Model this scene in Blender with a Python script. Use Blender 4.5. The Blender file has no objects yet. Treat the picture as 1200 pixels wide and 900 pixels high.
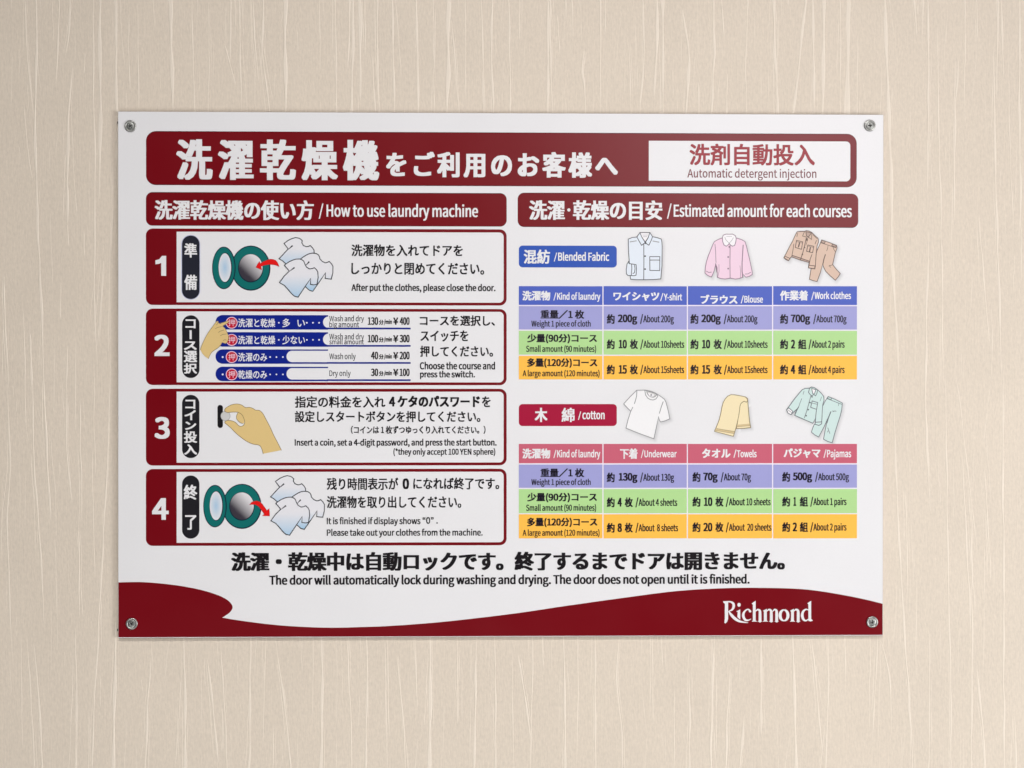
import bpy, math, random, os
import numpy as np
from mathutils import Vector, Euler
from mathutils.geometry import tessellate_polygon

scene = bpy.context.scene
COL = scene.collection

# ------------------------------------------------------------------ camera
CAM_P = (-0.01652955, -1.50540067, -0.00681091)
CAM_R = (1.56831230, -0.00044926, -0.01823552)
FOC = 1500.0                                   # focal length in photo pixels (photo 1200 wide)
cam_d = bpy.data.cameras.new('camera'); cam = bpy.data.objects.new('camera', cam_d); COL.objects.link(cam)
cam.location = CAM_P; cam.rotation_euler = CAM_R
cam_d.sensor_width = 36.0; cam_d.lens = FOC / 1200.0 * 36.0
cam_d.clip_start = 0.01; cam_d.clip_end = 50
scene.camera = cam

# ------------------------------------------------------------------ room light
world = bpy.data.worlds.new('World'); scene.world = world; world.use_nodes = True
bg = world.node_tree.nodes['Background']
bg.inputs[0].default_value = (1.0, 0.985, 0.965, 1); bg.inputs[1].default_value = 0.02

def area(name, loc, target, size, power, color, spread=180):
    d = bpy.data.lights.new(name, 'AREA'); d.shape = 'RECTANGLE'
    d.size, d.size_y = size; d.energy = power; d.color = color; d.spread = math.radians(spread)
    o = bpy.data.objects.new(name, d); COL.objects.link(o)
    o.location = loc
    o.rotation_euler = (Vector(target) - Vector(loc)).to_track_quat('-Z', 'Y').to_euler()
    return o
area('added_downlight', (0.1, -2.4, 2.3), (0.3, 0, -0.8), (0.4, 0.3), 3.0, (1.0, 0.97, 0.95), 60)  # added, unseen: lights the lower wall and throws shade under the sign's bottom edge
area('added_downlight', (-0.3, -2.4, 2.3), (-0.45, 0, -0.7), (0.4, 0.3), 4.4, (1.0, 0.97, 0.95), 60)  # second added downlight, aimed at the lower left wall
area('softbox', (0.80, -1.8, 0.70), (0.3, 0, 0.1), (1.05, 0.8), 11.0, (1.0, 0.93, 0.94))
area('side_lamp', (2.6, -1.6, -0.6), (0.3, 0, -0.9), (0.9, 0.9), 61.0, (0.985, 0.985, 1.0))
area('low_lamp', (-0.5, -2.0, -2.0), (0.1, 0, -0.3), (0.9, 0.9), 21.0, (0.995, 0.985, 0.985))

scene.view_settings.view_transform = 'Standard'
scene.view_settings.look = 'None'
scene.view_settings.exposure = 0.0
scene.view_settings.gamma = 1.0
scene.view_settings.use_curve_mapping = False
scene.cycles.max_bounces = 5

# ------------------------------------------------------------------ coordinates on the sign's face (plane y = 0)
_R = Euler(CAM_R, 'XYZ').to_matrix()
def U(px, py):
    """where a point measured on the photograph lies on the sign's face: (x, z) in metres"""
    d = _R @ Vector(((px - 600) / FOC, -(py - 450) / FOC, -1.0))
    t = -CAM_P[1] / d.y
    return (CAM_P[0] + d.x * t, CAM_P[2] + d.z * t)
MM = 0.001
LAYER = 60e-6
def box(x0, y0, x1, y1):
    ym, xm = (y0 + y1) / 2, (x0 + x1) / 2
    return U(x0, ym)[0], U(xm, y1)[1], U(x1, ym)[0], U(xm, y0)[1]     # left, bottom, right, top

# ------------------------------------------------------------------ materials
def lin(c):
    return tuple(((v / 255) / 12.92 if v / 255 <= .04045 else ((v / 255 + .055) / 1.055) ** 2.4) for v in c)
MATS = {}
def ink(name, rgb=None, rough=0.32):
    """glossy laminated print: flat colour (or the colour stored on the mesh) with faint unevenness"""
    if name in MATS: return MATS[name]
    m = bpy.data.materials.new(name); m.use_nodes = True
    nt = m.node_tree; b = nt.nodes['Principled BSDF']; L = nt.links.new
    co = nt.nodes.new('ShaderNodeTexCoord')
    n = nt.nodes.new('ShaderNodeTexNoise'); n.inputs['Scale'].default_value = 420; n.inputs['Detail'].default_value = 3
    L(co.outputs['Object'], n.inputs['Vector'])
    n2 = nt.nodes.new('ShaderNodeTexNoise'); n2.inputs['Scale'].default_value = 14; n2.inputs['Detail'].default_value = 4
    L(co.outputs['Object'], n2.inputs['Vector'])
    hsv = nt.nodes.new('ShaderNodeHueSaturation')
    mr = nt.nodes.new('ShaderNodeMapRange'); mr.inputs['To Min'].default_value = .955; mr.inputs['To Max'].default_value = 1.045
    add = nt.nodes.new('ShaderNodeMath'); add.operation = 'ADD'
    L(n.outputs['Fac'], add.inputs[0]); L(n2.outputs['Fac'], add.inputs[1])
    half = nt.nodes.new('ShaderNodeMath'); half.operation = 'MULTIPLY'; half.inputs[1].default_value = .5
    L(add.outputs[0], half.inputs[0]); L(half.outputs[0], mr.inputs['Value']); L(mr.outputs[0], hsv.inputs['Value'])
    if rgb is None:
        at = nt.nodes.new('ShaderNodeAttribute'); at.attribute_name = 'ink_colour'; L(at.outputs['Color'], hsv.inputs['Color'])
    else:
        hsv.inputs['Color'].default_value = (*lin(rgb), 1)
    L(hsv.outputs['Color'], b.inputs['Base Color'])
    bp = nt.nodes.new('ShaderNodeBump'); bp.inputs['Strength'].default_value = .10; bp.inputs['Distance'].default_value = .0004
    L(n.outputs['Fac'], bp.inputs['Height']); L(bp.outputs['Normal'], b.inputs['Normal'])
    mr2 = nt.nodes.new('ShaderNodeMapRange'); mr2.inputs['To Min'].default_value = rough - .05; mr2.inputs['To Max'].default_value = rough + .05
    L(n2.outputs['Fac'], mr2.inputs['Value']); L(mr2.outputs[0], b.inputs['Roughness'])
    b.inputs['Specular IOR Level'].default_value = .42
    if rgb is not None: m.diffuse_color = (*lin(rgb), 1)
    MATS[name] = m; return m
INKS = {
    'white': (231, 231, 232), 'maroon': (116, 0, 15), 'maroon_edge': (52, 6, 26), 'black': (24, 20, 24),
    'tab_navy': (34, 36, 48), 'tab_black': (30, 29, 34), 'blue': (10, 32, 134), 'text_navy': (26, 20, 34),
    'tag_blue': (42, 84, 178), 'tag_crimson': (166, 20, 58), 'head_blue': (76, 98, 190), 'lavender': (160, 161, 212),
    'green': (178, 219, 148), 'orange': (253, 193, 80), 'head_pink': (200, 98, 118), 'grey_text': (46, 46, 52),
    'rule_white': (236, 230, 240), 'teal': (12, 108, 104), 'outline': (62, 64, 70), 'outline_navy': (14, 30, 52),
    'red_arrow': (226, 20, 20), 'arrow_edge': (150, 40, 50), 'skin': (222, 194, 132), 'skin_line': (138, 116, 78), 'button_red': (196, 20, 52),
    'button_rim': (240, 205, 220), 'coin': (204, 204, 202), 'mid_grey': (150, 150, 152), 'pink_cloth': (236, 207, 223),
    'pink_line': (142, 116, 134), 'collar_white': (240, 238, 240), 'shirt_blue': (224, 232, 241), 'tan_cloth': (214, 187, 168),
    'tan_line': (104, 86, 78), 'tan_dark': (186, 160, 146), 'tee_white': (240, 240, 240), 'tee_line': (140, 140, 142),
    'towel': (240, 225, 184), 'towel_band': (212, 190, 146), 'towel_line': (148, 132, 98), 'mint': (204, 225, 221),
    'mint_line': (106, 114, 118), 'inset_text': (150, 32, 44), 'inset_small': (110, 34, 44),
}
def K(name): return ink('ink_' + name, INKS[name])
PRINTED = ink('ink_gradient_print')

# ------------------------------------------------------------------ mesh collecting
class Sheet:
    """flat inked shapes laid on the sign's face, all joined into one mesh"""
    def __init__(s, layer=2):
        s.v = []; s.f = []; s.m = []; s.c = []; s.mats = []; s.layer = layer; s.k = 0; s.big = []
    def mi(s, mat):
        if mat not in s.mats: s.mats.append(mat)
        return s.mats.index(mat)
    def y(s):
        s.k += 1
        return -(s.layer * LAYER + s.k * 6e-6)
    def tris(s, xz, tri, mat, col=None, y=None):
        y = s.y() if y is None else y
        b = len(s.v); mi = s.mi(mat)
        s.v += [(p[0], y, p[1]) for p in xz]
        s.c += [(col(p) if col else (1, 1, 1)) for p in xz]
        for t in tri:
            a, b1, c = (xz[i] for i in t)
            if (b1[0]-a[0])*(c[1]-a[1]) - (b1[1]-a[1])*(c[0]-a[0]) < 0: t = (t[0], t[2], t[1])
            s.f.append(tuple(b + i for i in t)); s.m.append(mi)
    def poly(s, xz, mat, col=None, y=None):
        tr = tessellate_polygon([[Vector((p[0], p[1], 0)) for p in xz]])
        s.tris(xz, tr, mat, col, y)
    def disc(s, c, rx, rz, mat, col=None, n=36, ccol=None):
        pts = [c] + [(c[0] + rx*math.cos(2*math.pi*i/n), c[1] + rz*math.sin(2*math.pi*i/n)) for i in range(n)]
        s.tris(pts, [(0, 1+i, 1+(i+1) % n) for i in range(n)], mat, col)
    def ring(s, c, rx, rz, w, mat, n=40):
        o = [(c[0] + (rx+w/2)*math.cos(2*math.pi*i/n), c[1] + (rz+w/2)*math.sin(2*math.pi*i/n)) for i in range(n)]
        q = [(c[0] + (rx-w/2)*math.cos(2*math.pi*i/n), c[1] + (rz-w/2)*math.sin(2*math.pi*i/n)) for i in range(n)]
        s.tris(o+q, [t for i in range(n) for t in ((i, (i+1) % n, n+i), ((i+1) % n, n+(i+1) % n, n+i))], mat)
    def rrect(s, l, b, r, t, rad, mat, corners=(1, 1, 1, 1)):
        pts = []
        for k, (cx, cz, a0) in enumerate(((r, t, 0), (l, t, 90), (l, b, 180), (r, b, 270))):
            rr = rad * corners[k]
            sx = -1 if k in (0, 3) else 1; sz = -1 if k in (0, 1) else 1
            if rr <= 0: pts.append((cx, cz)); continue
            for i in range(9):
                a = math.radians(a0 + 90*i/8)
                pts.append((cx + sx*rr + rr*math.cos(a), cz + sz*rr + rr*math.sin(a)))
        s.poly(pts, mat); return pts
    def line(s, pts, w, mat, closed=False, cap=True):
        """ribbon; w one width or one for each point"""
        n = len(pts)
        ws = [w]*n if not isinstance(w, (list, tuple)) else list(w)
        P = [np.array(p, float) for p in pts]
        out = []
        for i in range(n):
            a = P[i-1] if (i > 0 or closed) else P[i]
            c = P[(i+1) % n] if (i < n-1 or closed) else P[i]
            d1 = P[i]-a; d2 = c-P[i]
            l1, l2 = np.linalg.norm(d1), np.linalg.norm(d2)
            if l1 < 1e-9: d1, l1 = d2, l2
            if l2 < 1e-9: d2, l2 = d1, l1
            n1 = np.array((-d1[1], d1[0]))/max(l1, 1e-9); n2 = np.array((-d2[1], d2[0]))/max(l2, 1e-9)
            m = n1+n2; lm = np.linalg.norm(m)
            m = n1 if lm < .3 else m/lm
            sc = min(1.0/max(abs(float(m@n1)), .5), 1.8)
            out.append((P[i]+m*ws[i]/2*sc, P[i]-m*ws[i]/2*sc))
        v = [tuple(o[0]) for o in out]+[tuple(o[1]) for o in out]
        tr = []
        for i in range(n if closed else n-1):
            j = (i+1) % n
            tr += [(i, j, n+i), (j, n+j, n+i)]
        s.tris(v, tr, mat)
        if cap and not closed:
            for q, ww in ((pts[0], ws[0]), (pts[-1], ws[-1])):
                s.disc(q, ww/2, ww/2, mat, n=10)
    def arrays(s, verts, tri, mat):
        s.big.append((verts, tri, s.mi(mat)))
    def build(s, name, parent):
        me = bpy.data.meshes.new(name)
        V = np.array(s.v, dtype=np.float32).reshape(-1, 3); F = np.array(s.f, dtype=np.int32).reshape(-1, 3); M = np.array(s.m, dtype=np.int32)
        vs, fs, ms, nv = [V], [F], [M], len(V)
        for a, t, mi in s.big:
            vs.append(a); fs.append(t+nv); ms.append(np.full(len(t), mi)); nv += len(a)
        V = np.concatenate(vs).astype(np.float32); F = np.concatenate(fs).astype(np.int32); M = np.concatenate(ms).astype(np.int32)
        me.vertices.add(len(V)); me.vertices.foreach_set('co', V.ravel())
        me.loops.add(len(F)*3); me.loops.foreach_set('vertex_index', F.ravel())
        me.polygons.add(len(F)); me.polygons.foreach_set('loop_start', np.arange(0, len(F)*3, 3, dtype=np.int32))
        me.polygons.foreach_set('material_index', M)
        for m in s.mats: me.materials.append(m)
        if PRINTED in s.mats:
            a = me.color_attributes.new('ink_colour', 'FLOAT_COLOR', 'POINT')
            a.data.foreach_set('color', np.array([(*c, 1) for c in s.c], dtype=np.float32).ravel())
        me.update(calc_edges=True); me.shade_flat()
        o = bpy.data.objects.new(name, me); COL.objects.link(o); o.parent = parent
        return o

def smooth(pts, closed=True, k=5):
    """Catmull-Rom through the points"""
    n = len(pts); out = []
    P = [np.array(p, float) for p in pts]
    for i in range(n if closed else n-1):
        p0 = P[(i-1) % n] if closed or i > 0 else P[i]
        p1 = P[i]; p2 = P[(i+1) % n]
        p3 = P[(i+2) % n] if closed or i+2 < n else P[(i+1) % n]
        for j in range(k):
            t = j/k
            out.append(tuple(.5*((2*p1)+(-p0+p2)*t+(2*p0-5*p1+4*p2-p3)*t*t+(-p0+3*p1-3*p2+p3)*t**3)))
    if not closed: out.append(tuple(P[-1]))
    return out
def crop(pts, ox, oz, s):                      # points read off an enlarged crop of the photograph
    return [U(ox+x/s, oz+y/s) for x, y in pts]

# ------------------------------------------------------------------ lettering
FONT = None
try:
    FONT = bpy.data.fonts.load(os.path.join(bpy.utils.system_resource('DATAFILES', path='fonts'), 'Noto Sans CJK Regular.woff2'))
except Exception:
    FONT = None
GLYPHS = {}
RUNS = []                                       # (sheet, text, photo box, ink, rx, rz, spacing)
def text(sheet, body, b, mat, rx=0, rz=None, sp=1.0):
    if body.isascii():
        h = b[3]-b[1]; d = max(.075*h, .95) if len(body) > 5 and any(c in body for c in 'gjpqy,()') else .02*h
        b = (b[0], b[1]-.03*h, b[2], b[3]+d)
    RUNS.append((sheet, body, box(*b), mat, rx*MM, (rx if rz is None else rz)*MM, sp))
    GLYPHS[(body, sp)] = None
def set_all_text():
    tmp = bpy.data.collections.new('type_setting'); COL.children.link(tmp)
    obs = []
    for key in GLYPHS:
        c = bpy.data.curves.new('type', 'FONT'); c.body = key[0]; c.space_character = key[1]
        if FONT: c.font = FONT
        if key[0].isascii(): c.space_word = .95
        c.resolution_u = 4; c.size = 1.0; c.fill_mode = 'FRONT'
        o = bpy.data.objects.new('type', c); tmp.objects.link(o); obs.append((key, o, c))
    bpy.context.view_layer.update()
    dg = bpy.context.evaluated_depsgraph_get()
    for key, o, c in obs:
        ev = o.evaluated_get(dg); m = ev.to_mesh(); m.calc_loop_triangles()
        V = np.empty(len(m.vertices)*3, dtype=np.float64); m.vertices.foreach_get('co', V)
        T = np.empty(len(m.loop_triangles)*3, dtype=np.int32); m.loop_triangles.foreach_get('vertices', T)
        GLYPHS[key] = (V.reshape(-1, 3)[:, :2].copy(), T.reshape(-1, 3).copy()); ev.to_mesh_clear()
    for key, o, c in obs:
        bpy.data.objects.remove(o); bpy.data.curves.remove(c)
    bpy.data.collections.remove(tmp)
    for sheet, body, (l, b, r, t), mat, rx, rz, sp in RUNS:
        V, T = GLYPHS[(body, sp)]
        lo, hi = V.min(0), V.max(0)
        q = (V-lo)/(hi-lo)
        x = l+rx+q[:, 0]*((r-l)-2*rx); z = b+rz+q[:, 1]*((t-b)-2*rz)
        a = (x[T[:, 1]]-x[T[:, 0]])*(z[T[:, 2]]-z[T[:, 0]])-(z[T[:, 1]]-z[T[:, 0]])*(x[T[:, 2]]-x[T[:, 0]])
        T = np.where((a < 0)[:, None], T[:, [0, 2, 1]], T)
        if rx == 0 and rz == 0: offs = [(0, 0)]
        elif max(rx, rz) < .5*MM: offs = [(-rx, -rz), (rx, rz), (-rx, rz), (rx, -rz)]
        elif rx > 1.5*MM: offs = [(i*rx/3, j*rz) for j in (-1, -.5, .5, 1, 0) for i in (-3, 3, -2, 2, -1, 1, 0)]
        elif rx > 1*MM: offs = [(i*rx/2, j*rz) for j in (-1, 1, 0) for i in (-2, 2, -1, 1, 0)]
        else: offs = [(i*rx, j*rz) for i, j in ((-1, -1), (1, 1), (-1, 1), (1, -1), (-1, 0), (1, 0), (0, -1), (0, 1), (0, 0))]
        for q_, (dx, dz) in enumerate(offs):
            y = -(sheet.layer*LAYER+q_*6e-6)
            sheet.arrays(np.stack([x+dx, np.full(len(x), y), z+dz], 1), T, mat)

PENDING = []                                     # sheets whose text is filled in at the end
def later(sheet, name, parent): PENDING.append((sheet, name, parent))

# ------------------------------------------------------------------ wall
WALL_Y = 0.0046
def wall_material(name, rgb, amount):
    m = bpy.data.materials.new(name); m.use_nodes = True
    nt = m.node_tree; b = nt.nodes['Principled BSDF']; L = nt.links.new
    co = nt.nodes.new('ShaderNodeTexCoord')
    def noise(sx, sz, detail, scale=1.0):
        mp = nt.nodes.new('ShaderNodeMapping'); mp.inputs['Scale'].default_value = (sx, 1, sz)
        L(co.outputs['Object'], mp.inputs['Vector'])
        n = nt.nodes.new('ShaderNodeTexNoise'); n.inputs['Scale'].default_value = scale; n.inputs['Detail'].default_value = detail
        n.inputs['Roughness'].default_value = .6
        L(mp.outputs[0], n.inputs['Vector']); return n
    fibre = noise(560, 130, 4); mott = noise(330, 240, 5); blot = noise(9, 7, 4); hair = noise(900, 16, 3)
    mix = nt.nodes.new('ShaderNodeMix'); mix.data_type = 'FLOAT'; mix.inputs[0].default_value = .48
    L(fibre.outputs['Fac'], mix.inputs[2]); L(mott.outputs['Fac'], mix.inputs[3])
    mix2 = nt.nodes.new('ShaderNodeMix'); mix2.data_type = 'FLOAT'; mix2.inputs[0].default_value = .20
    L(mix.outputs[0], mix2.inputs[2]); L(blot.outputs['Fac'], mix2.inputs[3])
    mix3 = nt.nodes.new('ShaderNodeMix'); mix3.data_type = 'FLOAT'; mix3.inputs[0].default_value = .16
    L(mix2.outputs[0], mix3.inputs[2]); L(hair.outputs['Fac'], mix3.inputs[3])
    mr = nt.nodes.new('ShaderNodeMapRange'); mr.inputs['From Min'].default_value = .3; mr.inputs['From Max'].default_value = .7
    mr.inputs['To Min'].default_value = 1-amount; mr.inputs['To Max'].default_value = 1+amount*.8
    L(mix3.outputs[0], mr.inputs['Value'])
    hsv = nt.nodes.new('ShaderNodeHueSaturation'); hsv.inputs['Color'].default_value = (*lin(rgb), 1)
    L(mr.outputs[0], hsv.inputs['Value']); L(hsv.outputs['Color'], b.inputs['Base Color'])
    h = nt.nodes.new('ShaderNodeMix'); h.data_type = 'FLOAT'; h.inputs[0].default_value = .2
    L(fibre.outputs['Fac'], h.inputs[2]); L(hair.outputs['Fac'], h.inputs[3])
    bp = nt.nodes.new('ShaderNodeBump'); bp.inputs['Strength'].default_value = .38; bp.inputs['Distance'].default_value = .0007
    L(h.outputs[0], bp.inputs['Height']); L(bp.outputs['Normal'], b.inputs['Normal'])
    b.inputs['Roughness'].default_value = .62; b.inputs['Specular IOR Level'].default_value = .3
    return m
wall_m = wall_material('cream_wallpaper', (220, 208, 191), .16)
fold_m = wall_material('wallpaper_fold', (230, 219, 203), .05)

def mesh_object(name, verts, faces, mats, parent=None, mi=None, smooth_faces=False):
    me = bpy.data.meshes.new(name); me.from_pydata(verts, [], faces)
    for m in mats: me.materials.append(m)
    if mi: me.polygons.foreach_set('material_index', mi)
    if smooth_faces: me.polygons.foreach_set('use_smooth', [True]*len(faces))
    me.update(); o = bpy.data.objects.new(name, me); COL.objects.link(o); o.parent = parent
    return o
WX, WZ = 1.6, 1.2
wy0, wy1 = WALL_Y, WALL_Y+.1
wall = mesh_object('wall', [(-WX, wy0, -WZ), (WX, wy0, -WZ), (WX, wy0, WZ), (-WX, wy0, WZ), (-WX, wy1, -WZ), (WX, wy1, -WZ), (WX, wy1, WZ), (-WX, wy1, WZ)],
                   [(0, 1, 2, 3), (5, 4, 7, 6), (4, 0, 3, 7), (1, 5, 6, 2), (3, 2, 6, 7), (4, 5, 1, 0)], [wall_m])
wall['kind'] = 'structure'
wall['label'] = 'cream wallpapered wall with fine vertical raised folds'

# raised paper folds: the ones that can be read off the photograph, then others between and beyond them
TRACED = [
    ([(40, -60), (41, 60), (39, 170), (42, 250), (45, 330), (48, 400), (50, 470)], 3.6), ([(27, -20), (31, 70), (38, 140)], 1.6), ([(26, 120), (33, 190), (37, 210)], 1.2),
    ([(83, -40), (79, 40), (75, 64)], 2.6), ([(84, 78), (79, 130), (77, 200), (78, 262)], 4.2), ([(77, 262), (79, 288)], 1.5),
    ([(108, -40), (108, 90), (110, 200), (109, 330), (113, 450)], 2.2), ([(135, -60), (134, 40), (136, 76)], 3.4), ([(98, 60), (97, 85)], 1.2),
    ([(150, 15), (149, 60), (151, 106)], 1.5), ([(160, 40), (161, 90), (162, 132)], 1.7), ([(198, -60), (199, 60), (202, 140)], 5.2),
    ([(243, 0), (243, 140)], 1.3), ([(278, -40), (280, 70), (283, 140)], 2.0), ([(293, -40), (298, 50), (303, 96)], 2.2), ([(304, 40), (309, 85), (316, 140)], 2.2),
    ([(262, 50), (269, 75), (275, 98)], 1.8), ([(334, -60), (333, 60), (334, 140)], 5.4), ([(392, -40), (393, 60), (394, 140)], 1.8),
    ([(410, -20), (409, 40), (406, 80)], 2.2), ([(441, -40), (442, 60), (444, 140)], 2.2), ([(458, -50), (460, 60), (462, 140)], 3.0),
    ([(487, -50), (489, 60), (490, 140)], 3.4), ([(525, -60), (525, 60), (524, 140)], 6.0), ([(529, 20), (533, 70), (539, 140)], 1.8),
    ([(577, -40), (576, 60), (578, 140)], 3.0), ([(427, -20), (427, 66)], 1.4), ([(436, 65), (440, 140)], 2.0), ([(508, 10), (509, 140)], 1.3),
    ([(565, 80), (567, 140)], 2.0), ([(610, -40), (609, 46)], 1.7), ([(641, -50), (642, 60), (641, 140)], 4.0), ([(645, -40), (645, 70), (649, 140)], 2.6),
    ([(670, -20), (672, 42)], 1.6), ([(653, 15), (656, 62)], 1.6), ([(685, 58), (682, 80), (685, 100), (687, 140)], 3.0), ([(710, -30), (709, 40)], 1.6),
    ([(753, -40), (755, 60), (750, 140)], 2.6), ([(737, 48), (740, 140)], 1.4), ([(771, -50), (770, 50), (767, 112)], 4.4), ([(800, 10), (808, 60), (804, 140)], 4.4),
    ([(836, -50), (838, 60), (834, 140)], 3.2), ([(845, -20), (849, 44)], 1.8), ([(877, 25), (874, 75), (876, 140)], 1.5), ([(908, -30), (908, 60), (914, 140)], 4.0),
    ([(954, -50), (954, 60), (955, 140)], 3.6), ([(986, -40), (986, 140)], 1.6), ([(819, 95), (820, 140)], 2.2), ([(853, 85), (853, 140)], 1.6),
    ([(1036, -60), (1040, 60), (1043, 140), (1046, 220), (1046, 300), (1050, 360), (1055, 440)], 5.0), ([(1070, -40), (1076, 40)], 3.0),
    ([(1089, -50), (1090, 80), (1088, 225)], 3.0), ([(1145, -20), (1147, 44)], 1.8), ([(1173, -50), (1177, 60), (1178, 90)], 2.8), ([(1100, 30), (1101, 120), (1104, 250), (1107, 460)], 2.2),
    ([(1125, 68), (1121, 120), (1120, 258)], 2.6), ([(1132, -20), (1132, 84)], 1.8), ([(1166, 58), (1168, 180), (1172, 320), (1176, 440)], 3.0),
    ([(1196, -60), (1197, 140), (1199, 330)], 3.2), ([(1090, 268), (1087, 350), (1086, 470), (1090, 560), (1092, 600)], 3.2), ([(1149, 250), (1155, 330), (1161, 402)], 2.0),
    ([(1048, 440), (1050, 520), (1053, 600), (1060, 720), (1069, 860), (1072, 960)], 2.8), ([(1110, 440), (1112, 620), (1115, 800), (1116, 960)], 2.2),
    ([(1178, 430), (1177, 560), (1178, 700), (1178, 960)], 2.8), ([(1130, 538), (1134, 640), (1140, 752)], 2.2), ([(1147, 785), (1154, 860), (1159, 960)], 3.0),
    ([(1140, 560), (1141, 760), (1139, 960)], 2.2), ([(1034, 752), (1043, 790), (1046, 832)], 2.2), ([(1090, 740), (1090, 960)], 1.7), ([(1156, 550), (1163, 680)], 1.6),
    ([(1191, 840), (1194, 960)], 2.6), ([(1062, 575), (1065, 700)], 1.6), ([(7, 450), (10, 545), (6, 605), (9, 700), (13, 775)], 2.2), ([(36, 440), (39, 560), (46, 650), (50, 738)], 2.4),
    ([(50, 445), (53, 540), (58, 612)], 3.0), ([(76, 440), (77, 530), (83, 592)], 2.2), ([(92, 466), (94, 612)], 1.8), ([(128, 440), (124, 560), (116, 700), (108, 850), (105, 960)], 2.2),
    ([(134, 730), (132, 830), (131, 960)], 5.0), ([(90, 622), (92, 725)], 2.0), ([(87, 735), (88, 960)], 2.0), ([(38, 755), (44, 830), (49, 960)], 2.8), ([(30, 745), (37, 860), (39, 960)], 1.5),
    ([(176, 772), (171, 830), (167, 960)], 2.8), ([(214, 735), (216, 830), (216, 960)], 3.6), ([(242, 772), (248, 830), (255, 895)], 2.8), ([(257, 745), (262, 830), (268, 960)], 1.6),
    ([(293, 735), (292, 820), (291, 960)], 2.6), ([(322, 750), (333, 830), (346, 960)], 2.2), ([(377, 735), (376, 840), (376, 960)], 4.2), ([(405, 735), (410, 830), (413, 960)], 1.8),
    ([(428, 738), (430, 800), (426, 960)], 3.0), ([(454, 745), (456, 865)], 1.4), ([(465, 770), (473, 860), (477, 960)], 1.8), ([(485, 745), (489, 830)], 1.7), ([(504, 735), (504, 830), (503, 960)], 5.4),
    ([(535, 735), (536, 850)], 1.5), ([(558, 735), (557, 820), (554, 960)], 3.0), ([(580, 745), (581, 960)], 2.2), ([(607, 768), (615, 820), (623, 872)], 2.6), ([(660, 735), (662, 830), (662, 960)], 3.2),
    ([(635, 740), (637, 785)], 1.6), ([(698, 735), (698, 840), (699, 960)], 2.6), ([(727, 740), (723, 790), (729, 860), (731, 960)], 2.2), ([(765, 735), (766, 850)], 1.4), ([(808, 788), (809, 960)], 2.6),
    ([(775, 735), (777, 782)], 1.5), ([(838, 740), (835, 820), (832, 960)], 3.0), ([(857, 785), (852, 850), (849, 960)], 3.0), ([(873, 838), (868, 900), (866, 960)], 3.0), ([(893, 735), (893, 862)], 3.6),
    ([(930, 738), (931, 800), (934, 900), (935, 960)], 4.2), ([(951, 745), (958, 810), (966, 890)], 2.0), ([(973, 735), (971, 820), (968, 960)], 2.2), ([(990, 735), (992, 800)], 1.8), ([(1030, 738), (1027, 800), (1024, 868)], 1.8),
    ([(217, 845), (212, 960)], 1.4), ([(320, 850), (318, 960)], 1.4), ([(3, 320), (5, 400), (8, 455)], 2.2), ([(33, 390), (35, 455)], 3.4), ([(120, 305), (116, 360), (113, 405)], 2.0), ([(70, 330), (69, 375)], 1.4),
    ([(130, 190), (129, 300)], 1.6), ([(97, 270), (97, 300)], 1.6), ([(78, 405), (76, 450)], 1.8),
]
rnd = random.Random(11)
sv, sf = [], []
def fold(pts, w, hgt):
    P = smooth(pts, closed=False, k=5 if len(pts) < 6 else 4)
    n = len(P)
    b = len(sv)
    ph = rnd.random()*9
    for i, (x, z) in enumerate(P):
        t = i/(n-1)
        ww = w*min(1, .18+5*min(t, 1-t))*(.8+.32*math.sin(ph+t*(5+len(pts)*1.5)))/2
        hh = hgt*min(1, 6*min(t, 1-t))
        sk = ww*.25*math.sin(ph*3+t*5)
        sv.extend(((x-ww, WALL_Y+.00002, z), (x-ww*.55+sk*.3, WALL_Y-hh, z), (x+ww*.55+sk*.3, WALL_Y-hh*.9, z), (x+ww, WALL_Y+.00002, z)))
    for i in range(n-1):
        a = b+i*4; c = a+4
        for k in range(3): sf.append((a+k, a+k+1, c+k+1, c+k) if P[1][1] > P[0][1] else (a+k+1, a+k, c+k, c+k+1))
for pts, w in TRACED:
    P = [U(x+rnd.uniform(-.4, .4), y) for x, y in pts]
    # extra points so that every fold wanders a little
    Q = [P[0]]
    for a, b_ in zip(P, P[1:]):
        L_ = abs(a[1]-b_[1]); k = max(1, int(L_/.026))
        for j in range(1, k+1):
            t = j/k; Q.append((a[0]+(b_[0]-a[0])*t+(rnd.uniform(-.0007, .0007) if j < k else 0), a[1]+(b_[1]-a[1])*t))
    fold(Q, w*MM*.95, .00014+.00003*w)
    # hairline creases that run beside the bigger folds
    for _ in range(2 if w > 1.5 else 1):
        n_ = len(Q)
        if n_ < 4 or rnd.random() < .25: continue
        i0 = rnd.randrange(0, n_-3); i1 = min(n_, i0+rnd.randint(3, 6)); off = rnd.choice((-1, 1))*rnd.uniform(1.2, 3.2)*MM; dr = rnd.gauss(0, .0009)
        fold([(x+off+dr*j, z) for j, (x, z) in enumerate(Q[i0:i1])], rnd.uniform(.6, 1.1)*MM, .00010)
def random_fold(x, z, ln, w, hgt):
    k = max(3, int(ln/.03)); dx = rnd.gauss(0, .02)
    if rnd.random() < .12: dx = rnd.choice((-1, 1))*rnd.uniform(.06, .14)
    Q = []; xx = x
    for j in range(k+1):
        Q.append((xx, z-ln*j/k)); xx += dx*ln/k+rnd.gauss(0, .0006)
    fold(Q, w, hgt)
def inframe(x, z): return abs(x) < .62 and abs(z) < .47
for _ in range(3200):                            # hair-fine folds everywhere
    random_fold(rnd.uniform(-1.5, 1.5), rnd.uniform(-1.1, 1.15), rnd.uniform(.012, .09), rnd.uniform(.35, .8)*MM, .00007)
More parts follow.
